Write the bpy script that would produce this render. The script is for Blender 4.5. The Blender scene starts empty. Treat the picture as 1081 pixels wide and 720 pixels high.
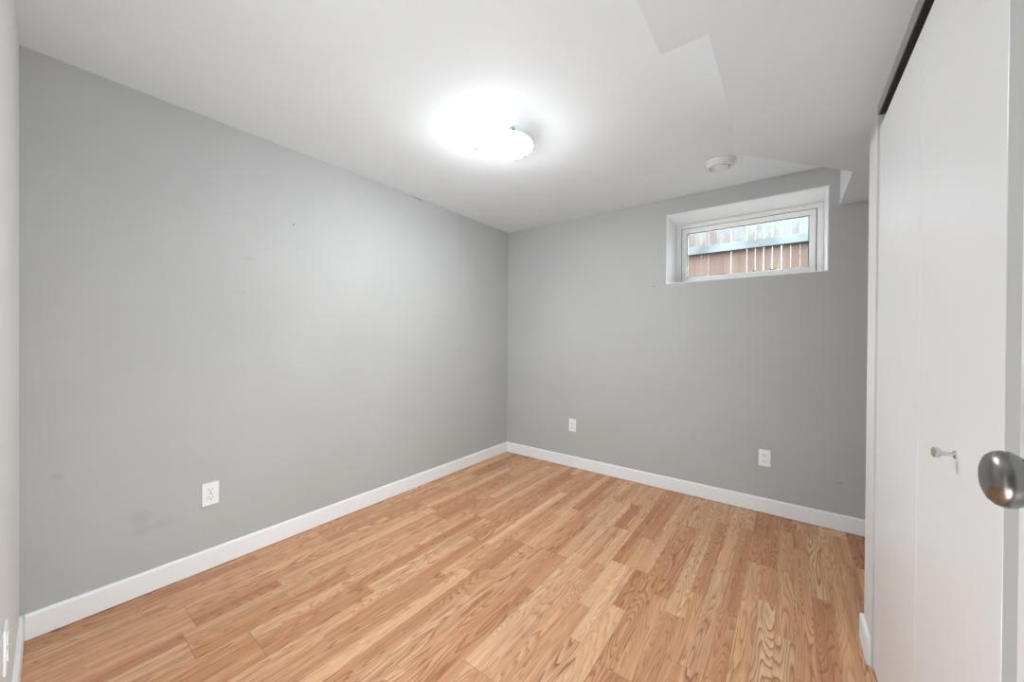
import bpy, bmesh, math, random
from mathutils import Vector, Matrix

random.seed(7)
C = bpy.context.scene
COL = C.collection

# ------------------------------------------------------------------ camera
# X runs right along the back wall, Y runs into the room, Z is up (metres)
FPX, YAW, PITCH, ROLL, EYE = 388.6, 0.644, 0.0055, 0.0067, 1.19
fwd = Vector((-math.sin(YAW) * math.cos(PITCH), math.cos(YAW) * math.cos(PITCH), -math.sin(PITCH)))
right = Vector((math.cos(YAW), math.sin(YAW), 0))
up = right.cross(fwd)
cr, sr = math.cos(ROLL), math.sin(ROLL)
r2, u2 = cr * right + sr * up, -sr * right + cr * up
cam_data = bpy.data.cameras.new('camera')
cam = bpy.data.objects.new('camera', cam_data)
COL.objects.link(cam)
cam.matrix_world = Matrix(((r2.x, u2.x, -fwd.x, 0), (r2.y, u2.y, -fwd.y, 0), (r2.z, u2.z, -fwd.z, EYE), (0, 0, 0, 1)))
cam_data.sensor_fit = 'HORIZONTAL'
cam_data.sensor_width = 36
cam_data.lens = FPX / 1081 * 36
cam_data.clip_start = 0.02
C.camera = cam

# ------------------------------------------------------------------ light and exposure
SKY_STRENGTH = 9.6
SHADE_EMIT = 60.0
BULB_W = 2.0
DOORWAY_FILL_W = 16.0
EXPOSURE = 1.06
# added fill light in the doorway behind the camera, standing in for hall light
hd = bpy.data.lights.new('doorway_fill', 'AREA')
hd.shape = 'RECTANGLE'; hd.size = 0.60; hd.size_y = 0.45
hd.energy = DOORWAY_FILL_W; hd.color = (0.92, 0.965, 1.0)
ho = bpy.data.objects.new('doorway_fill', hd); COL.objects.link(ho)
ho.location = (-0.30, -0.13, 0.25)
ho.rotation_euler = Vector((-0.75, 0.45, 0.45)).to_track_quat('-Z', 'Y').to_euler()
C.view_settings.view_transform = 'Standard'
C.view_settings.look = 'None'
C.view_settings.gamma = 1
C.view_settings.exposure = EXPOSURE
C.view_settings.use_curve_mapping = False
world = bpy.data.worlds.new('overcast_sky')
C.world = world
world.use_nodes = True
wbg = world.node_tree.nodes['Background']
wbg.inputs[0].default_value = (0.90, 0.95, 1.0, 1)
wt = world.node_tree                                   # overcast: brighter overhead than at the horizon
wtc = wt.nodes.new('ShaderNodeTexCoord'); wsep = wt.nodes.new('ShaderNodeSeparateXYZ')
wma = wt.nodes.new('ShaderNodeMath'); wma.operation = 'MULTIPLY_ADD'; wma.use_clamp = False
wt.links.new(wtc.outputs['Generated'], wsep.inputs[0]); wt.links.new(wsep.outputs[2], wma.inputs[0])
wma.inputs[1].default_value = SKY_STRENGTH * 1.9
wma.inputs[2].default_value = SKY_STRENGTH * 0.45
wt.links.new(wma.outputs[0], wbg.inputs[1])


# ------------------------------------------------------------------ material helpers
class NT:
    def __init__(s, name):
        s.m = bpy.data.materials.new(name)
        s.m.use_nodes = True
        s.t = s.m.node_tree
        s.bsdf = s.t.nodes['Principled BSDF']

    def n(s, typ, **kw):
        x = s.t.nodes.new(typ)
        for k, v in kw.items():
            setattr(x, k, v)
        return x

    def link(s, a, b):
        s.t.links.new(a, b)

    def put(s, sock, v):
        if hasattr(v, 'bl_rna') and hasattr(v, 'links'):
            s.link(v, sock)
        else:
            sock.default_value = v

    def math(s, op, a, b=0.0, c=0.0, clamp=False):
        x = s.n('ShaderNodeMath', operation=op, use_clamp=clamp)
        s.put(x.inputs[0], a); s.put(x.inputs[1], b); s.put(x.inputs[2], c)
        return x.outputs[0]

    def mix(s, f, a, b, blend='MIX'):
        x = s.n('ShaderNodeMix', data_type='RGBA', blend_type=blend)
        s.put(x.inputs[0], f); s.put(x.inputs[6], a); s.put(x.inputs[7], b)
        return x.outputs[2]

    def ramp(s, f, stops, interp='LINEAR'):
        x = s.n('ShaderNodeValToRGB')
        x.color_ramp.interpolation = interp
        e = x.color_ramp.elements
        while len(e) < len(stops):
            e.new(0.5)
        for i, (p, c) in enumerate(stops):
            e[i].position = p
            e[i].color = (*c, 1) if len(c) == 3 else c
        s.link(f, x.inputs[0])
        return x.outputs[0]

    def noise(s, vec, scale, detail=2, rough=0.5, dim='3D', w=None):
        x = s.n('ShaderNodeTexNoise', noise_dimensions=dim)
        if vec is not None:
            s.link(vec, x.inputs['Vector'])
        x.inputs['Scale'].default_value = scale
        x.inputs['Detail'].default_value = detail
        x.inputs['Roughness'].default_value = rough
        if w is not None:
            s.put(x.inputs['W'], w)
        return x

    def pos(s):
        return s.n('ShaderNodeNewGeometry').outputs['Position']

    def bump(s, h, strength, dist):
        b = s.n('ShaderNodeBump')
        b.inputs['Strength'].default_value = strength
        b.inputs['Distance'].default_value = dist
        s.link(h, b.inputs['Height'])
        s.link(b.outputs[0], s.bsdf.inputs['Normal'])


def paint(name, col, rough=0.6, mottling=0.03, bump=0.05, scale=90, spec=0.4, marks=()):
    s = NT(name)
    p = s.pos()
    big = s.noise(p, 2.2, 3).outputs[0]
    lo = tuple(c * (1 - mottling) for c in col)
    hi = tuple(min(1, c * (1 + mottling)) for c in col)
    c = s.ramp(big, [(0.3, lo), (0.7, hi)])
    for (mx, my, mz, rx, ry, rz, amt) in marks:           # scuffs on the paint
        mp = s.n('ShaderNodeMapping', vector_type='TEXTURE')
        s.link(p, mp.inputs[0])
        mp.inputs['Location'].default_value = (mx, my, mz)
        mp.inputs['Scale'].default_value = (rx, ry, rz)
        g = s.n('ShaderNodeTexGradient', gradient_type='SPHERICAL')
        s.link(mp.outputs[0], g.inputs[0])
        nz = s.noise(p, 60, 3).outputs[0]
        f = s.math('MULTIPLY', g.outputs[1], s.math('MULTIPLY', nz, amt * 2), clamp=True)
        c = s.mix(f, c, (0.10, 0.095, 0.09, 1))
    s.link(c, s.bsdf.inputs['Base Color'])
    s.bsdf.inputs['Roughness'].default_value = rough
    s.bsdf.inputs['Specular IOR Level'].default_value = spec
    if bump:
        s.bump(s.noise(p, scale, 3).outputs[0], bump, 0.004)
    return s.m


def plain(name, col, rough=0.4, metal=0.0, brushed=False):
    s = NT(name)
    p = s.pos()
    n = s.noise(p, 40, 2).outputs[0]
    c = s.ramp(n, [(0.3, tuple(x * 0.96 for x in col)), (0.7, col)])
    s.link(c, s.bsdf.inputs['Base Color'])
    s.bsdf.inputs['Roughness'].default_value = rough
    s.bsdf.inputs['Metallic'].default_value = metal
    if brushed:
        mp = s.n('ShaderNodeMapping')
        s.link(p, mp.inputs[0])
        mp.inputs['Scale'].default_value = (900, 40, 40)
        s.bump(s.noise(mp.outputs[0], 1, 2).outputs[0], 0.08, 0.0005)
    return s.m


def floor_material():
    """three-strip oak laminate: strips 65 mm wide along Y, boards of three strips"""
    s = NT('oak_laminate')
    p = s.pos()
    sep = s.n('ShaderNodeSeparateXYZ'); s.link(p, sep.inputs[0])
    X, Y = s.math('ADD', sep.outputs[0], 20.012), s.math('ADD', sep.outputs[1], 20.0)
    W, BL, SL = 0.0655, 1.29, 1.29

    def wn(a, b=0.0, c=0.0):
        v = s.n('ShaderNodeCombineXYZ'); s.put(v.inputs[0], a); s.put(v.inputs[1], b); s.put(v.inputs[2], c)
        w = s.n('ShaderNodeTexWhiteNoise', noise_dimensions='3D'); s.link(v.outputs[0], w.inputs[0])
        return w.outputs['Value'], w.outputs['Color']
    si = s.math('FLOOR', s.math('DIVIDE', X, W))
    bi = s.math('FLOOR', s.math('DIVIDE', X, W * 3))
    boff, _ = wn(bi, 3.3)
    yb = s.math('DIVIDE', s.math('ADD', Y, s.math('MULTIPLY', boff, BL)), BL)
    bj = s.math('FLOOR', yb)
    # strip segments inside a board; board ends cut all three strips at once
    soff, _ = wn(si, bj, 9.1)
    ys = s.math('ADD', s.math('DIVIDE', s.math('MULTIPLY', s.math('FRACT', yb), BL), SL), s.math('MULTIPLY_ADD', soff, 0.60, 0.20))
    sj = s.math('FLOOR', ys)
    idv = s.math('ADD', s.math('MULTIPLY', bj, 7.0), sj)
    r1, rc = wn(si, idv, 1.7)
    r2_, _ = wn(si, idv, 5.9)
    r3_, _ = wn(si, idv, 8.3)
    # grain space, shifted per segment
    gx = s.math('ADD', sep.outputs[0], s.math('MULTIPLY', r1, 31.0))
    gy = s.math('ADD', sep.outputs[1], s.math('MULTIPLY', r2_, 57.0))
    gv = s.n('ShaderNodeCombineXYZ'); s.link(gx, gv.inputs[0]); s.link(gy, gv.inputs[1]); s.link(s.math('MULTIPLY', r3_, 9.0), gv.inputs[2])

    def stretched(sx, sy):
        m = s.n('ShaderNodeMapping'); s.link(gv.outputs[0], m.inputs[0])
        m.inputs['Scale'].default_value = (sx, sy, 1)
        return m.outputs[0]
    # cathedral figure: contour lines of a stretched noise
    field = s.noise(stretched(15, 1.35), 1.0, 1.3, 0.4).outputs[0]
    jag = s.noise(stretched(90, 11), 1.0, 2).outputs[0]
    rings = s.math('ADD', s.math('MULTIPLY', field, s.math('MULTIPLY_ADD', r2_, 15.0, 12.0)), s.math('MULTIPLY', jag, 0.6))
    ring = s.math('FRACT', rings)
    ringc = s.ramp(ring, [(0.0, (1, 1, 1)), (0.08, (0.85,) * 3), (0.28, (0.30,) * 3), (0.6, (0.05,) * 3), (0.9, (0.0,) * 3), (1.0, (0.9,) * 3)])
    fine = s.noise(stretched(420, 9), 1.0, 3, 0.6).outputs[0]
    finec = s.ramp(fine, [(0.35, (0,) * 3), (0.7, (1,) * 3)])
    soft = s.ramp(s.noise(stretched(30, 0.8), 1.0, 2.5, 0.55).outputs[0], [(0.36, (0,) * 3), (0.66, (1,) * 3)])
    # short dark vessel streaks, gathered in patches
    fleck = s.noise(stretched(230, 7.5), 1.0, 2, 0.6).outputs[0]
    patch = s.noise(stretched(26, 1.7), 1.0, 1).outputs[0]
    fleckc = s.math('MULTIPLY', s.ramp(fleck, [(0.54, (0,) * 3), (0.66, (1,) * 3)]), s.ramp(patch, [(0.42, (0,) * 3), (0.62, (1,) * 3)]))
    light = s.ramp(r1, [(0.0, (0.60, 0.305, 0.160)), (0.3, (0.69, 0.390, 0.215)), (0.6, (0.78, 0.490, 0.285)), (0.85, (0.82, 0.545, 0.330)), (1.0, (0.65, 0.345, 0.185))])
    dark = s.ramp(r1, [(0.0, (0.27, 0.088, 0.038)), (0.5, (0.36, 0.140, 0.066)), (1.0, (0.26, 0.082, 0.034))])
    amt = s.math('MULTIPLY', ringc, s.math('MULTIPLY_ADD', r3_, 0.68, 0.32))
    c = s.mix(s.math('MULTIPLY', soft, 0.40), light, dark)
    c = s.mix(amt, c, dark)
    c = s.mix(s.math('MULTIPLY', finec, 0.22), c, dark)
    c = s.mix(s.math('MULTIPLY', fleckc, 0.55), c, (0.20, 0.085, 0.040, 1))
    # joints: faint dark lines between strips, a little stronger at segment ends
    fx = s.math('FRACT', s.math('DIVIDE', X, W))
    ex = s.math('LESS_THAN', s.math('MINIMUM', fx, s.math('SUBTRACT', 1.0, fx)), 0.012)
    fb = s.math('FRACT', yb)
    eb = s.math('LESS_THAN', s.math('MINIMUM', fb, s.math('SUBTRACT', 1.0, fb)), 0.0012)
    fx3 = s.math('FRACT', s.math('DIVIDE', X, W * 3))
    e3 = s.math('LESS_THAN', s.math('MINIMUM', fx3, s.math('SUBTRACT', 1.0, fx3)), 0.005)
    j = s.math('MAXIMUM', s.math('MULTIPLY', ex, 0.12), s.math('MULTIPLY', s.math('MAXIMUM', eb, e3), 0.38))
    c = s.mix(j, c, (0.16, 0.07, 0.03, 1))
    s.link(c, s.bsdf.inputs['Base Color'])
    s.bsdf.inputs['Roughness'].default_value = 0.42
    s.bsdf.inputs['Specular IOR Level'].default_value = 0.35
    s.bump(s.math('SUBTRACT', 1.0, s.math('MAXIMUM', s.math('MULTIPLY', fine, 0.3), j)), 0.06, 0.001)
    return s.m


def board_material():
    """brown fence boards, glass reflection painted in as blue grey towards the top"""
    s = NT('fence_boards_painted_reflection')
    p = s.pos()
    sep = s.n('ShaderNodeSeparateXYZ'); s.link(p, sep.inputs[0])
    m = s.n('ShaderNodeMapping'); s.link(p, m.inputs[0]); m.inputs['Scale'].default_value = (26, 10, 1.6)
    g = s.noise(m.outputs[0], 1, 3).outputs[0]
    m2 = s.n('ShaderNodeMapping'); s.link(p, m2.inputs[0]); m2.inputs['Scale'].default_value = (8, 1, 0.2)
    b = s.noise(m2.outputs[0], 1, 1).outputs[0]
    brown = s.ramp(s.math('ADD', s.math('MULTIPLY', g, 0.5), s.math('MULTIPLY', b, 0.5)),
                   [(0.3, (0.0250, 0.0103, 0.0063)), (0.5, (0.0381, 0.0184, 0.0119)), (0.7, (0.0462, 0.0287, 0.0219))])
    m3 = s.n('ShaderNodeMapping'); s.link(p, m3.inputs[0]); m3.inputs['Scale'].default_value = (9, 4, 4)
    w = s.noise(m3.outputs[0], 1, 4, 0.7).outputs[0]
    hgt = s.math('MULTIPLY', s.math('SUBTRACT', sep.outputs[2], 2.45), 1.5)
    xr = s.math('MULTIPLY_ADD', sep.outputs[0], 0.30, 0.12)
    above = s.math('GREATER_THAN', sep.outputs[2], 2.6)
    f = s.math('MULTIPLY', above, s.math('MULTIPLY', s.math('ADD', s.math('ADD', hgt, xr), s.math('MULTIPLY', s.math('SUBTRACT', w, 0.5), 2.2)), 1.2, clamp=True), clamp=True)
    c = s.mix(f, brown, (0.0531, 0.0638, 0.0688, 1))  # blue-grey window reflection painted over the brown above the rail
    s.link(c, s.bsdf.inputs['Base Color'])
    s.bsdf.inputs['Roughness'].default_value = 0.85
    return s.m


def glass_material():
    s = NT('window_glass')
    out = s.t.nodes['Material Output']
    tr = s.n('ShaderNodeBsdfTransparent'); tr.inputs[0].default_value = (0.95, 0.98, 0.97, 1)
    gl = s.n('ShaderNodeBsdfGlossy'); gl.inputs['Roughness'].default_value = 0.02
    fr = s.n('ShaderNodeFresnel'); fr.inputs[0].default_value = 1.45
    mx = s.n('ShaderNodeMixShader')
    s.link(fr.outputs[0], mx.inputs[0]); s.link(tr.outputs[0], mx.inputs[1]); s.link(gl.outputs[0], mx.inputs[2])
    s.link(mx.outputs[0], out.inputs[0])
    return s.m


def glow(name, col, strength):
    s = NT(name)
    s.bsdf.inputs['Base Color'].default_value = (0.85, 0.85, 0.83, 1)
    s.bsdf.inputs['Roughness'].default_value = 0.25
    s.bsdf.inputs['Emission Color'].default_value = (*col, 1)
    s.bsdf.inputs['Emission Strength'].default_value = strength
    return s.m


WALL_MARKS = [(-2.37, 0.33, 0.36, 0.1, 0.05, 0.05, 0.14), (-2.37, 0.36, 0.30, 0.1, 0.12, 0.03, 0.12),
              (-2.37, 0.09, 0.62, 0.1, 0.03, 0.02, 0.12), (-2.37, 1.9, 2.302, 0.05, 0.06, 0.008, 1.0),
              (-2.37, 0.976, 1.865, 0.05, 0.009, 0.009, 0.7), (-2.37, 0.745, 1.621, 0.05, 0.035, 0.02, 0.12), (-2.37, 0.719, 1.431, 0.05, 0.03, 0.02, 0.08)]
M_WALL = paint('grey_wall_paint', (0.446, 0.460, 0.458), 0.62, 0.025, 0.05, marks=WALL_MARKS)
M_BACK = paint('grey_wall_paint_plain', (0.446, 0.460, 0.458), 0.62, 0.025, 0.05, marks=[(0.263, 3.081, 0.299, 0.018, 0.05, 0.010, 0.55), (-0.879, 3.081, 1.625, 0.012, 0.05, 0.008, 0.6)])
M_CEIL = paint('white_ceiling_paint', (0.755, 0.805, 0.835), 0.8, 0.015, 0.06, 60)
M_SOFF = paint('white_bulkhead_paint_shaded', (0.665, 0.71, 0.737), 0.8, 0.015, 0.06, 60)  # same white as the ceiling, darkened to put the bulkhead's shade in its colour
M_TRIM = paint('white_trim_paint', (0.82, 0.845, 0.86), 0.4, 0.015, 0)
M_JAMB = paint('off_white_jamb_paint', (0.69, 0.70, 0.70), 0.5, 0.015, 0)
M_DOOR = paint('white_door_paint', (0.715, 0.735, 0.75), 0.33, 0.01, 0.02, 30)
M_VINYL = plain('white_vinyl', (0.90, 0.90, 0.88), 0.35)
M_REVEAL = paint('white_reveal_paint', (0.88, 0.88, 0.89), 0.6, 0.01, 0.03)
M_GASKET = plain('dark_gasket', (0.05, 0.05, 0.05), 0.6)
M_PLASTIC = plain('white_plastic', (0.84, 0.855, 0.86), 0.35)
M_VENT = plain('grey_vent', (0.30, 0.30, 0.30), 0.6)
M_ALARM = plain('off_white_plastic', (0.70, 0.70, 0.70), 0.45)
M_SLOT = plain('dark_slot', (0.03, 0.03, 0.03), 0.6)
M_STEEL = plain('satin_nickel', (0.27, 0.265, 0.255), 0.27, 1.0, True)
M_CHROME = plain('polished_nickel', (0.62, 0.61, 0.60), 0.16, 1.0)
M_TRACK = plain('dark_track_metal', (0.05, 0.05, 0.05), 0.5, 0.3)
M_FLOOR = floor_material()
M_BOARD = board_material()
M_RAIL = paint('weathered_blue_grey_rail', (0.0375, 0.0450, 0.0494), 0.85, 0.65, 0, 12, marks=())
M_GLASS = glass_material()
M_SHADE = glow('lit_frosted_glass', (0.955, 0.98, 0.985), SHADE_EMIT)
M_BULB = glow('lit_bulb', (1.0, 0.98, 0.94), 8.0)
M_GRAVEL = paint('gravel_soil', (0.0312, 0.0287, 0.0250), 0.9, 0.5, 0.4, 30)
M_LEAF = paint('yellow_green_leaf', (0.0638, 0.0675, 0.0225), 0.6, 0.3, 0)
M_HALL = paint('hall_wall_paint', (0.6, 0.6, 0.59), 0.7, 0.02, 0)


# ------------------------------------------------------------------ mesh helpers
def obj(name, bm, mat, parent=None, smooth=None, kind=None):
    bmesh.ops.recalc_face_normals(bm, faces=bm.faces[:])
    me = bpy.data.meshes.new(name)
    bm.to_mesh(me); bm.free()
    for mt in (mat if isinstance(mat, (list, tuple)) else [mat]):
        me.materials.append(mt)
    o = bpy.data.objects.new(name, me)
    COL.objects.link(o)
    if smooth is not None:
        me.shade_smooth()
        me.set_sharp_from_angle(angle=math.radians(smooth))
    if parent:
        o.parent = parent
        o.matrix_parent_inverse = Matrix.Identity(4)
        # meshes are written in world metres: shift them into the parent's frame
        me.transform((Matrix.Translation(parent.location) @ parent.rotation_euler.to_matrix().to_4x4()).inverted())
        depth = parent.parent
        if depth:
            me.transform((Matrix.Translation(depth.location) @ depth.rotation_euler.to_matrix().to_4x4()).inverted())
    if kind:
        o['kind'] = kind
    return o


def tag(o, label, cat, group=None, kind=None):
    o['label'] = label; o['category'] = cat
    if group: o['group'] = group
    if kind: o['kind'] = kind
    return o


def empty(name, loc, label, cat, rotz=0, group=None, kind=None):
    o = bpy.data.objects.new(name, None)
    COL.objects.link(o)
    o.location = loc; o.rotation_euler = (0, 0, rotz)
    o.empty_display_size = 0.1
    return tag(o, label, cat, group, kind)


def box(bm, x0, x1, y0, y1, z0, z1, bev=0.0, seg=2, mi=0):
    vs = [bm.verts.new((x, y, z)) for x in (x0, x1) for y in (y0, y1) for z in (z0, z1)]
    fs = [bm.faces.new([vs[i] for i in f]) for f in ((0, 1, 3, 2), (4, 6, 7, 5), (0, 4, 5, 1), (2, 3, 7, 6), (0, 2, 6, 4), (1, 5, 7, 3))]
    for f in fs: f.material_index = mi
    if bev:
        es = list({e for f in fs for e in f.edges})
        bmesh.ops.bevel(bm, geom=es, offset=bev, segments=seg, affect='EDGES', profile=0.5)


def BM(): return bmesh.new()


def boxes(*bs, bev=0.0):
    bm = BM()
    for b in bs: box(bm, *b, bev=bev)
    return bm


def prism(bm, poly, z0, z1):
    a = [bm.verts.new((x, y, z0)) for x, y in poly]
    b = [bm.verts.new((x, y, z1)) for x, y in poly]
    n = len(poly)
    bm.faces.new(a[::-1]); bm.faces.new(b)
    for i in range(n):
        bm.faces.new((a[i], a[(i + 1) % n], b[(i + 1) % n], b[i]))


def lathe(bm, prof, M=Matrix.Identity(4), n=48, close=False):
    """prof: (radius, height) pairs turned round local Z, placed by M"""
    rings = []
    for r, z in prof:
        if r < 1e-6:
            rings.append([bm.verts.new(M @ Vector((0, 0, z)))])
        else:
            rings.append([bm.verts.new(M @ Vector((r * math.cos(2 * math.pi * i / n), r * math.sin(2 * math.pi * i / n), z))) for i in range(n)])
    for a, b in zip(rings, rings[1:]):
        for i in range(n):
            j = (i + 1) % n
            if len(a) == 1 and len(b) == 1: continue
            if len(a) == 1: bm.faces.new((a[0], b[i], b[j]))
            elif len(b) == 1: bm.faces.new((a[i], a[j], b[0]))
            else: bm.faces.new((a[i], a[j], b[j], b[i]))
    if close:
        a, b = rings[-1], rings[0]
        for i in range(n):
            j = (i + 1) % n
            bm.faces.new((a[i], a[j], b[j], b[i]))


def bar(bm, pts, w, t):
    """flat strip bent through pts (in a vertical plane), width w across, thickness t"""
    d0 = (pts[-1] - pts[0]); side = Vector((-d0.y, d0.x, 0)).normalized() * (w / 2)
    rows = []
    for i, p in enumerate(pts):
        d = (pts[min(i + 1, len(pts) - 1)] - pts[max(i - 1, 0)]).normalized()
        nrm = d.cross(side.normalized()) * (t / 2)
        rows.append([bm.verts.new(p + side + nrm), bm.verts.new(p - side + nrm), bm.verts.new(p - side - nrm), bm.verts.new(p + side - nrm)])
    for a, b in zip(rows, rows[1:]):
        for i in range(4):
            bm.faces.new((a[i], a[(i + 1) % 4], b[(i + 1) % 4], b[i]))
    bm.faces.new(rows[0][::-1]); bm.faces.new(rows[-1])


# ------------------------------------------------------------------ room shell
XL, YB, H, ZS = -2.370, 3.081, 2.306, 2.040        # left wall, back wall, ceiling, bulkhead underside
XW, XR = 0.250, 0.950                               # closet front wall, far right wall
CE0, CE1 = 0.800, 2.010                             # closet ends along Y
RY = lambda x: -0.006 - 0.030 * (x - XL)            # rear wall runs very slightly out of square
HB = -1.30                                          # back of the hallway

obj('floor', boxes((XL - 0.12, XR + 0.12, HB - 0.1, YB + 0.02, -0.06, 0)), M_FLOOR, kind='structure')
obj('ceiling', boxes((XL - 0.12, XR + 0.12, HB - 0.1, YB + 0.02, H, H + 0.08)), M_CEIL, kind='structure')
bm = BM()
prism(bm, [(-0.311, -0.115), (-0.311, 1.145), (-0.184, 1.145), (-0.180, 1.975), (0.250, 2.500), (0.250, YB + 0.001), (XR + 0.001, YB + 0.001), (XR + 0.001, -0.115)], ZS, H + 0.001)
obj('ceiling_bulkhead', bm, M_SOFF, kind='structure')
obj('wall_left', boxes((XL - 0.12, XL, HB - 0.1, YB + 0.02, 0, H)), M_WALL, kind='structure')

# back wall with the window opening
WX0, WX1, WZ0, WZ1 = -0.777, 0.193, 1.643, 2.175
LIN = 0.006
T = 0.40
a0, a1, b0, b1 = WX0 - LIN, WX1 + LIN, WZ0 - LIN, WZ1 + LIN
obj('wall_back', boxes((XL - 0.12, a0, YB, YB + T, -0.06, H + 0.08), (a1, XR + 0.12, YB, YB + T, -0.06, H + 0.08),
                       (a0, a1, YB, YB + T, -0.06, b0), (a0, a1, YB, YB + T, b1, H + 0.08)), M_BACK, kind='structure')

# rear wall (left of the doorway, over it, right of it)
DX0, DX1, DZ = -0.72, 0.245, 2.02
bm = BM()
prism(bm, [(XL, RY(XL)), (DX0, RY(DX0)), (DX0, -0.17), (XL, -0.17)], 0, H)
prism(bm, [(DX0, RY(DX0)), (DX1, -0.080), (DX1, -0.17), (DX0, -0.17)], DZ, H)
prism(bm, [(DX1, -0.080), (XR, -0.080), (XR, -0.17), (DX1, -0.17)], 0, H)
obj('wall_rear', bm, M_JAMB, kind='structure')

# closet: front wall pieces, head, end walls; right wall behind it
DOOR_N, DOOR_F = 0.860, 1.853                       # closet opening along Y
bm = boxes((XW, XW + 0.10, CE0, DOOR_N - 0.012, 0, ZS), (XW, XW + 0.004, DOOR_N - 0.012, DOOR_F, 2.008, ZS),
           (XW + 0.10, XR, CE0, CE0 + 0.05, 0, ZS))
obj('wall_closet', bm, M_BACK, kind='structure')
obj('wall_closet_end', boxes((XW, XW + 0.10, DOOR_F, CE1, 0, ZS), (XW + 0.10, XR, CE1 - 0.1, CE1, 0, ZS)), M_JAMB, kind='structure')
obj('wall_right', boxes((XR, XR + 0.12, HB - 0.1, YB + 0.02, 0, H)), M_BACK, kind='structure')

# hallway behind the camera, out of view
obj('wall_hall', boxes((XL, XR, HB - 0.1, HB, 0, H)), M_HALL, kind='structure')


def baseboard(name, path, closed_end=True):
    """moulding 100 x 12 mm with an eased top along a floor path (room side on the left of the path)"""
    prof = [(0, 0), (0.012, 0), (0.012, 0.090), (0.0105, 0.096), (0.007, 0.100), (0, 0.100)]
    bm = BM()
    P = [Vector((x, y, 0)) for x, y in path]
    nrm = []
    for i in range(len(P)):
        ds = []
        if i > 0: ds.append((P[i] - P[i - 1]).normalized())
        if i < len(P) - 1: ds.append((P[i + 1] - P[i]).normalized())
        ns = [Vector((-d.y, d.x, 0)) for d in ds]
        n = sum(ns, Vector()).normalized()
        nrm.append(n / max(0.3, n.dot(ns[0])))
    rows = [[bm.verts.new(p + n * a + Vector((0, 0, z + 0.004))) for a, z in prof] for p, n in zip(P, nrm)]
    for a, b in zip(rows, rows[1:]):
        for i in range(len(prof)):
            j = (i + 1) % len(prof)
            bm.faces.new((a[i], a[j], b[j], b[i]))
    bm.faces.new(rows[0]); bm.faces.new(rows[-1][::-1])
    return obj(name, bm, M_TRIM, kind='structure')


baseboard('baseboard_left', [(XL, YB), (XL, RY(XL) + 0.0125)])
baseboard('baseboard_back', [(XR, YB), (XL + 0.0125, YB)])
baseboard('baseboard_rear', [(XL + 0.0005, RY(XL)), (DX0 - 0.07, RY(DX0 - 0.07))])
baseboard('baseboard_right', [(XW, DOOR_F + 0.008), (XW, CE1), (XR - 0.001, CE1)])

# doorway casing on the rear wall
bm = BM()
for x0, x1 in ((DX0 - 0.06, DX0),):
    prism(bm, [(x0, RY(x0) + 0.012), (x1, RY(x1) + 0.012), (x1, RY(x1)), (x0, RY(x0))], 0, DZ + 0.015)
prism(bm, [(DX0, -0.052), (DX0 + 0.015, -0.052), (DX0 + 0.015, -0.17), (DX0, -0.17)], 0, DZ)
obj('trim_1', bm, M_TRIM, kind='structure')

# ------------------------------------------------------------------ window
FY = 3.395                                          # room face of the window frame
w = empty('window_1', (WX0, YB, WZ0), 'small white basement window high in the grey back wall', 'window', kind='structure')
obj('window_reveal', boxes((a0, WX0, YB + 0.0005, YB + T, b0, b1), (WX1, a1, YB + 0.0005, YB + T, b0, b1),
                           (WX0, WX1, YB + 0.0005, YB + T, b0, WZ0), (WX0, WX1, YB + 0.0005, YB + T, WZ1, b1)), M_REVEAL, w)


def ring_frame(bm, x0, x1, z0, z1, wd, y0, y1, bev):
    box(bm, x0, x1, y0, y1, z1 - wd, z1, bev); box(bm, x0, x1, y0, y1, z0, z0 + wd, bev)
    box(bm, x0, x0 + wd, y0, y1, z0 + wd, z1 - wd, bev); box(bm, x1 - wd, x1, y0, y1, z0 + wd, z1 - wd, bev)


bm = BM(); ring_frame(bm, WX0 + 0.001, WX1 - 0.001, WZ0 + 0.001, WZ1 - 0.001, 0.036, FY, FY + 0.07, 0.002)
fr = obj('window_frame', bm, M_VINYL, w)
bm = BM(); ring_frame(bm, WX0 + 0.036, WX1 - 0.036, WZ0 + 0.036, WZ1 - 0.036, 0.006, FY + 0.006, FY + 0.02, 0)
obj('gasket', bm, M_GASKET, w)
bm = BM(); ring_frame(bm, WX0 + 0.042, WX1 - 0.042, WZ0 + 0.042, WZ1 - 0.042, 0.038, FY - 0.004, FY + 0.05, 0.003)
sash = obj('sash', bm, M_VINYL, w)
bm = BM(); ring_frame(bm, WX0 + 0.080, WX1 - 0.080, WZ0 + 0.080, WZ1 - 0.080, 0.004, FY + 0.012, FY + 0.022, 0)
obj('glazing_bead', bm, M_GASKET, sash)
obj('pane', boxes((WX0 + 0.082, WX1 - 0.082, FY + 0.024, FY + 0.030, WZ0 + 0.082, WZ1 - 0.082)), M_GLASS, w)

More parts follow.
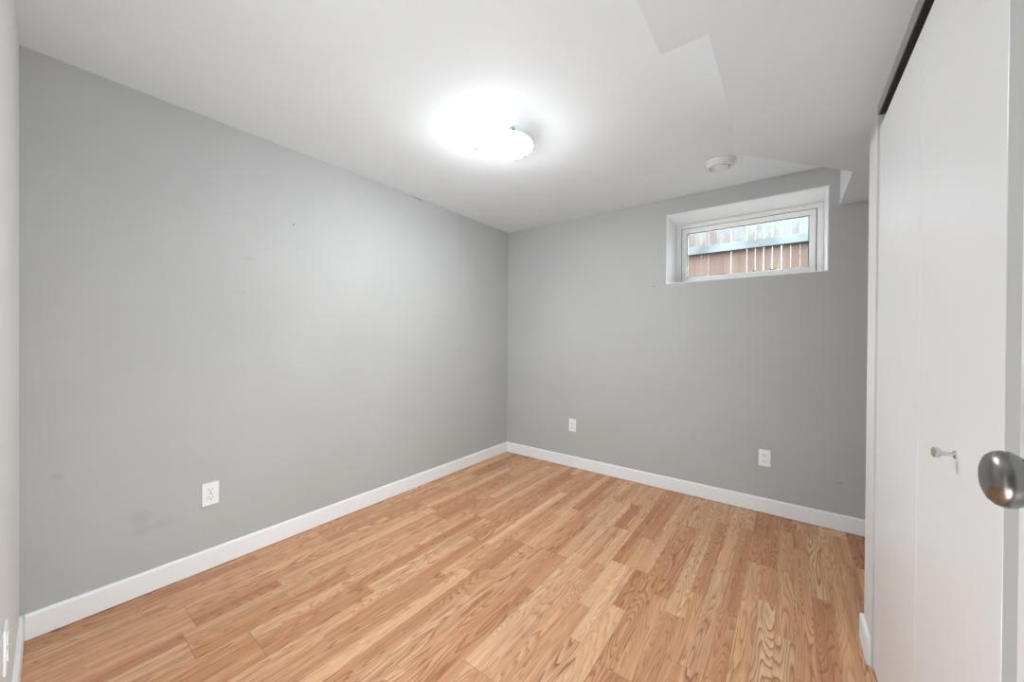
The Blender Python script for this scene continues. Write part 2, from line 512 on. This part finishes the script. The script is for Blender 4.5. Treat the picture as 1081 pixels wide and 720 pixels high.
# ------------------------------------------------------------------ closet door (bifold)
d = empty('door_1', (XW, DOOR_N, 0), 'white flush bifold closet door with a small nickel knob', 'closet door', kind='structure')
DF, DT = XW + 0.0055, 0.034                          # door face and thickness
mid = 1.321
obj('door_panel', boxes((DF, DF + DT, mid + 0.0012, DOOR_F - 0.008, 0.018, 1.957), bev=0.0015), M_DOOR, d)
pn = obj('door_panel', boxes((DF, DF + DT, DOOR_N + 0.011, mid - 0.0012, 0.018, 1.957), bev=0.0015), M_DOOR, d)
MK = Matrix.Translation((DF, 1.063, 0.976)) @ Matrix.Rotation(-math.pi / 2, 4, 'Y')
bm = BM(); lathe(bm, [(0.0, 0), (0.0075, 0), (0.0075, 0.002), (0.0040, 0.004), (0.0034, 0.012), (0.0046, 0.017), (0.0088, 0.021), (0.0103, 0.0245), (0.0098, 0.028), (0.007, 0.0305), (0.0, 0.0315)], MK, 32)
obj('knob', bm, M_CHROME, pn, 40)
obj('track', boxes((XW + 0.0045, XW + 0.050, DOOR_N - 0.005, DOOR_F - 0.003, 2.003, 2.036), (XW + 0.018, XW + 0.028, DOOR_F - 0.024, DOOR_F - 0.014, 1.957, 2.004)), M_TRACK, d)

# ------------------------------------------------------------------ entry door standing open at the right
e = empty('door_2', (0.21, -0.065, 0), 'white entry door standing open along the closet with a round nickel knob', 'door', kind='structure')
obj('door_leaf', boxes((0.210, 0.244, -0.065, 0.678, 0.012, 1.995), bev=0.002), M_DOOR, e)
MK = Matrix.Translation((0.210, 0.612, 1.048)) @ Matrix.Rotation(-math.pi / 2, 4, 'Y')
kb = BM(); lathe(kb, [(0.0, 0.0), (0.033, 0.0), (0.033, 0.004), (0.030, 0.008), (0.016, 0.010), (0.0125, 0.012), (0.0125, 0.014)], MK)
rs = obj('knob_rose', kb, M_STEEL, e, 40)
prof = [(0.0105, 0.0)]
kb = BM()
pr = [(0.0, 0.0125), (0.0130, 0.0125), (0.0185, 0.015), (0.0250, 0.0195), (0.0285, 0.0255), (0.0290, 0.0310), (0.0272, 0.0360), (0.0232, 0.0402), (0.0165, 0.0430), (0.008, 0.0442), (0.0, 0.0445)]
lathe(kb, pr, MK, 64)
obj('door_knob', kb, M_STEEL, e, 60)

# ------------------------------------------------------------------ ceiling light
LX, LY, RZ, RR = -1.256, 1.595, 2.250, 0.152
cl = empty('ceiling_light', (LX, LY, H), 'lit round frosted glass flush light on the white ceiling', 'ceiling light')
up_ = Matrix.Translation((LX, LY, 0))
bm = BM(); lathe(bm, [(0.0, H - 0.001), (0.070, H - 0.001), (0.070, H - 0.030), (0.062, H - 0.044), (0.040, H - 0.050), (0.0, H - 0.050)], up_)
obj('canopy', bm, M_PLASTIC, cl, 40)
bm = BM()
outer, inner = [], []
for i in range(21):
    t = 1 - (1 - i / 20) ** 1.5
    r = RR * t
    z = RZ - 0.052 * (1 - t ** 2.1)
    outer.append((r, z)); inner.append((max(r - 0.001, 0) if i else 0, z + 0.005))
lathe(bm, outer + [(RR + 0.0015, RZ + 0.003)] + inner[::-1], up_, 64)
bm.normal_update()
for f in bm.faces:                                   # the bulb lights the frosted outside; the inside of the bowl is plain white glass
    c = f.calc_center_median()
    rr = math.hypot(c.x - LX, c.y - LY)
    f.material_index = 1 if (c.z > RZ - 0.052 * (1 - (rr / RR) ** 2.1) + 0.0025) else 0
obj('glass_shade', bm, [M_SHADE, M_PLASTIC], cl, 50)
for dx, dy in ((-0.138, -0.067), (0.020, 0.154), (0.119, -0.088)):
    dv = Vector((dx, dy, 0)).normalized()
    c0 = Vector((LX, LY, 0))
    bm = BM()
    bar(bm, [c0 + dv * 0.060 + Vector((0, 0, H - 0.012)), c0 + dv * 0.120 + Vector((0, 0, H - 0.020)), c0 + dv * 0.158 + Vector((0, 0, H - 0.034)),
             c0 + dv * 0.160 + Vector((0, 0, RZ + 0.004)), c0 + dv * 0.156 + Vector((0, 0, RZ - 0.006)), c0 + dv * 0.148 + Vector((0, 0, RZ - 0.008))], 0.010, 0.0022)
    cp = obj('clip', bm, M_CHROME, cl)
    bm = BM()
    ang = math.atan2(dv.y, dv.x)
    MS = Matrix.Translation(c0 + dv * 0.160 + Vector((0, 0, RZ + 0.002))) @ Matrix.Rotation(ang, 4, 'Z') @ Matrix.Rotation(math.pi / 2, 4, 'Y')
    lathe(bm, [(0, 0), (0.006, 0), (0.006, 0.006), (0.004, 0.008), (0, 0.008)], MS, 20)
    obj('clip_screw', bm, M_TRACK, cp, 40)
BX, BY, BZ = -1.340, 1.502, 2.260
bm = BM()
MB_ = Matrix.Translation((BX + 0.035, BY + 0.041, BZ + 0.006)) @ Matrix.Rotation(math.atan2(-0.041, -0.035), 4, 'Z') @ Matrix.Rotation(math.pi / 2, 4, 'Y')
lathe(bm, [(0.0, 0), (0.012, 0), (0.013, 0.012), (0.020, 0.024), (0.024, 0.038), (0.022, 0.052), (0.013, 0.062), (0, 0.065)], MB_, 24)
obj('bulb', bm, M_BULB, cl, 60)
ld = bpy.data.lights.new('bulb_light', 'POINT')
ld.energy = BULB_W; ld.shadow_soft_size = 0.03; ld.color = (0.95, 0.98, 1.0)
lo = bpy.data.objects.new('bulb_light', ld); COL.objects.link(lo)
lo.location = (BX - 0.01, BY - 0.01, BZ - 0.004)

# ------------------------------------------------------------------ smoke alarm
SX, SY = -0.352, 2.630
sm = empty('smoke_alarm', (SX, SY, H), 'round white smoke alarm on the ceiling above the basement window', 'smoke alarm')
ms = Matrix.Translation((SX, SY, 0))
bm = BM(); lathe(bm, [(0, H - 0.0005), (0.088, H - 0.0005), (0.088, H - 0.010), (0.084, H - 0.013), (0, H - 0.013)], ms)
obj('base', bm, M_ALARM, sm, 40)
bm = BM(); lathe(bm, [(0.080, H - 0.013), (0.079, H - 0.024), (0.074, H - 0.031), (0.058, H - 0.034), (0.056, H - 0.028), (0.050, H - 0.028), (0.048, H - 0.037), (0.030, H - 0.040), (0, H - 0.041)], ms)
obj('cover', bm, M_ALARM, sm, 30)
bm = BM(); lathe(bm, [(0.058, H - 0.0285), (0.0485, H - 0.0285), (0.0485, H - 0.0275), (0.058, H - 0.0275)], ms, close=True)
obj('vent', bm, M_VENT, sm, 30)
bm = BM(); lathe(bm, [(0, H - 0.040), (0.007, H - 0.040), (0.007, H - 0.0425), (0, H - 0.043)], ms @ Matrix.Translation((-0.035, -0.012, 0.002)), 20)
obj('test_button', bm, M_VENT, sm, 30)


# ------------------------------------------------------------------ wall outlets
def outlet(loc, rotz, label):
    """duplex outlet built flat on the plane local y = 0, facing local -Y"""
    o = empty('wall_outlet', (0, 0, 0), label, 'outlet', 0, 'white duplex outlets on the grey walls')
    bm = BM()
    box(bm, -0.035, 0.035, -0.006, 0, -0.058, 0.058, bev=0.0025, seg=3)
    obj('cover_plate', bm, M_PLASTIC, o)
    for s_ in (1, -1):
        bm = BM()
        zc = 0.0195 * s_
        n = 28
        ring0, ring1 = [], []
        for i in range(n):
            a = 2 * math.pi * i / n
            x = max(-0.0155, min(0.0155, 0.0175 * math.cos(a))); z = zc + max(-0.0140, min(0.0140, 0.0175 * math.sin(a)))
            ring0.append(bm.verts.new((x, -0.0055, z))); ring1.append(bm.verts.new((x * 0.97, -0.0085, zc + (z - zc) * 0.97)))
        for i in range(n):
            j = (i + 1) % n
            bm.faces.new((ring0[i], ring0[j], ring1[j], ring1[i]))
        bm.faces.new(ring1); bm.faces.new(ring0[::-1])
        rc = obj('receptacle', bm, M_PLASTIC, o)
        bm = BM()
        box(bm, -0.0078, -0.0052, -0.0090, -0.0080, zc - 0.001, zc + 0.0075)
        box(bm, 0.0052, 0.0078, -0.0090, -0.0080, zc - 0.0005, zc + 0.0065)
        lathe(bm, [(0, 0), (0.0028, 0), (0.0028, 0.001), (0, 0.001)], Matrix.Translation((0, -0.0080, zc - 0.0075)) @ Matrix.Rotation(math.pi / 2, 4, 'X'), 16)
        obj('slots', bm, M_SLOT, rc)
    bm = BM(); lathe(bm, [(0, 0), (0.0032, 0), (0.0028, 0.0015), (0, 0.002)], Matrix.Translation((0, -0.0055, 0)) @ Matrix.Rotation(math.pi / 2, 4, 'X'), 16)
    obj('screw', bm, M_CHROME, o, 40)
    o.location = loc; o.rotation_euler = (0, 0, rotz)
    return o


def copy_tree(o, parent=None):
    c = o.copy(); COL.objects.link(c)
    if parent: c.parent = parent
    for ch in [x for x in bpy.data.objects if x.parent == o]:
        copy_tree(ch, c)
    return c


first = outlet((XL, 0.582, 0.385), -math.pi / 2 + math.pi, 'white duplex outlet low on the left wall')
first.rotation_euler = (0, 0, math.pi / 2)
for loc, rz, lab in (((-1.601, YB, 0.390), 0, 'white outlet on the back wall near the left corner of the room'),
                     ((-0.124, YB, 0.380), 0, 'white outlet on the back wall below the basement window'),
                     ((-1.61, RY(-1.61), 0.385), math.pi - 0.03, 'white outlet seen edge on at the lower left edge of the photo')):
    c = copy_tree(first)
    c.location = loc; c.rotation_euler = (0, 0, rz); c['label'] = lab

# ------------------------------------------------------------------ outside the window
gy = [(YB + T + 0.01, 1.45), (4.3, 1.50), (5.2, 1.75), (5.9, 2.02), (6.5, 2.17), (7.6, 2.18)]
bm = BM()
rows = []
for y, z in gy:
    rows.append([bm.verts.new((-5 + i * 0.25, y, z + random.uniform(-0.02, 0.02))) for i in range(33)])
for a, b in zip(rows, rows[1:]):
    for i in range(32): bm.faces.new((a[i], a[i + 1], b[i + 1], b[i]))
low = [bm.verts.new((-5 if k == 0 else 3, gy[j][0], 1.2)) for k in (0, 1) for j in (0, -1)]
tag(obj('ground', bm, M_GRAVEL, smooth=60, kind='structure'), 'gravel soil rising to the fence outside', 'ground')
FYB = 6.50
fn = empty('fence', (0, FYB, 2.2), 'brown board fence with a pale weathered rail seen through the window', 'fence')
x = -3.6
while x < 2.4:
    wd = random.uniform(0.098, 0.106)
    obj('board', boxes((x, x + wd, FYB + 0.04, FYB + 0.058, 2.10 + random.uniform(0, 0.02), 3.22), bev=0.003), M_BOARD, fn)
    x += wd + random.choice((0.0006, 0.0016, 0.0022))
obj('rail', boxes((-3.6, 2.4, FYB - 0.03, FYB + 0.039, 2.560, 2.680), bev=0.004), M_RAIL, fn)


def weed(x, y, z, n, h, label):
    bm = BM()
    for k in range(n):
        a = random.uniform(0, 2 * math.pi); ln = h * random.uniform(0.6, 1.0); tilt = random.uniform(0.3, 1.0)
        dx, dy = math.cos(a) * math.sin(tilt), math.sin(a) * math.sin(tilt); dz = math.cos(tilt)
        base = Vector((x + random.uniform(-0.03, 0.03), y + random.uniform(-0.03, 0.03), z))
        dirv = Vector((dx, dy, dz)); sd = Vector((-math.sin(a), math.cos(a), 0)) * (0.16 * ln); th = dirv.cross(sd).normalized() * 0.0015
        p = [base, base + dirv * ln * 0.5 + sd, base + dirv * ln + Vector((0, 0, -0.15 * ln)), base + dirv * ln * 0.5 - sd]
        f = [bm.verts.new(v + th) for v in p]; g = [bm.verts.new(v - th) for v in p]
        bm.faces.new(f); bm.faces.new(g[::-1])
        for i in range(4): bm.faces.new((f[i], g[i], g[(i + 1) % 4], f[(i + 1) % 4]))
    tag(obj('weed', bm, M_LEAF), label, 'plant', 'weeds at the foot of the fence')


weed(-0.17, 6.38, 2.15, 30, 0.13, 'yellow green weed at the fence foot, right of centre in the window')
weed(-0.40, 6.38, 2.15, 18, 0.10, 'smaller low weed at the fence foot left of the larger one')

# ------------------------------------------------------------------ descriptions of the room itself
for nm, lab, cat in (
        ('floor', 'three-strip oak laminate floor with reddish grain running to the window wall', 'floor'),
        ('ceiling', 'flat white ceiling around the lit round light', 'ceiling'),
        ('ceiling_bulkhead', 'lower white boxed bulkhead with a stepped edge over the closet side', 'bulkhead'),
        ('wall_left', 'long grey wall on the left with one outlet', 'wall'),
        ('wall_back', 'grey wall at the far end with the basement window', 'wall'),
        ('wall_rear', 'pale wall sliver at the left edge of the photo', 'wall'),
        ('wall_closet', 'grey head and near jamb wall around the closet door', 'wall'),
        ('wall_closet_end', 'narrow white wall end between closet door and far grey wall', 'wall'),
        ('wall_right', 'grey wall of the alcove behind the closet end', 'wall'),
        ('wall_hall', 'pale hallway wall behind the camera', 'wall'),
        ('baseboard_left', 'white baseboard along the long left wall', 'baseboard'),
        ('baseboard_back', 'white baseboard under the window wall', 'baseboard'),
        ('baseboard_rear', 'white baseboard end at the lower left edge of the photo', 'baseboard'),
        ('baseboard_right', 'short white baseboard piece wrapping the closet wall corner', 'baseboard'),
        ('trim_1', 'white casing of the doorway at the camera', 'trim')):
    tag(bpy.data.objects[nm], lab, cat)
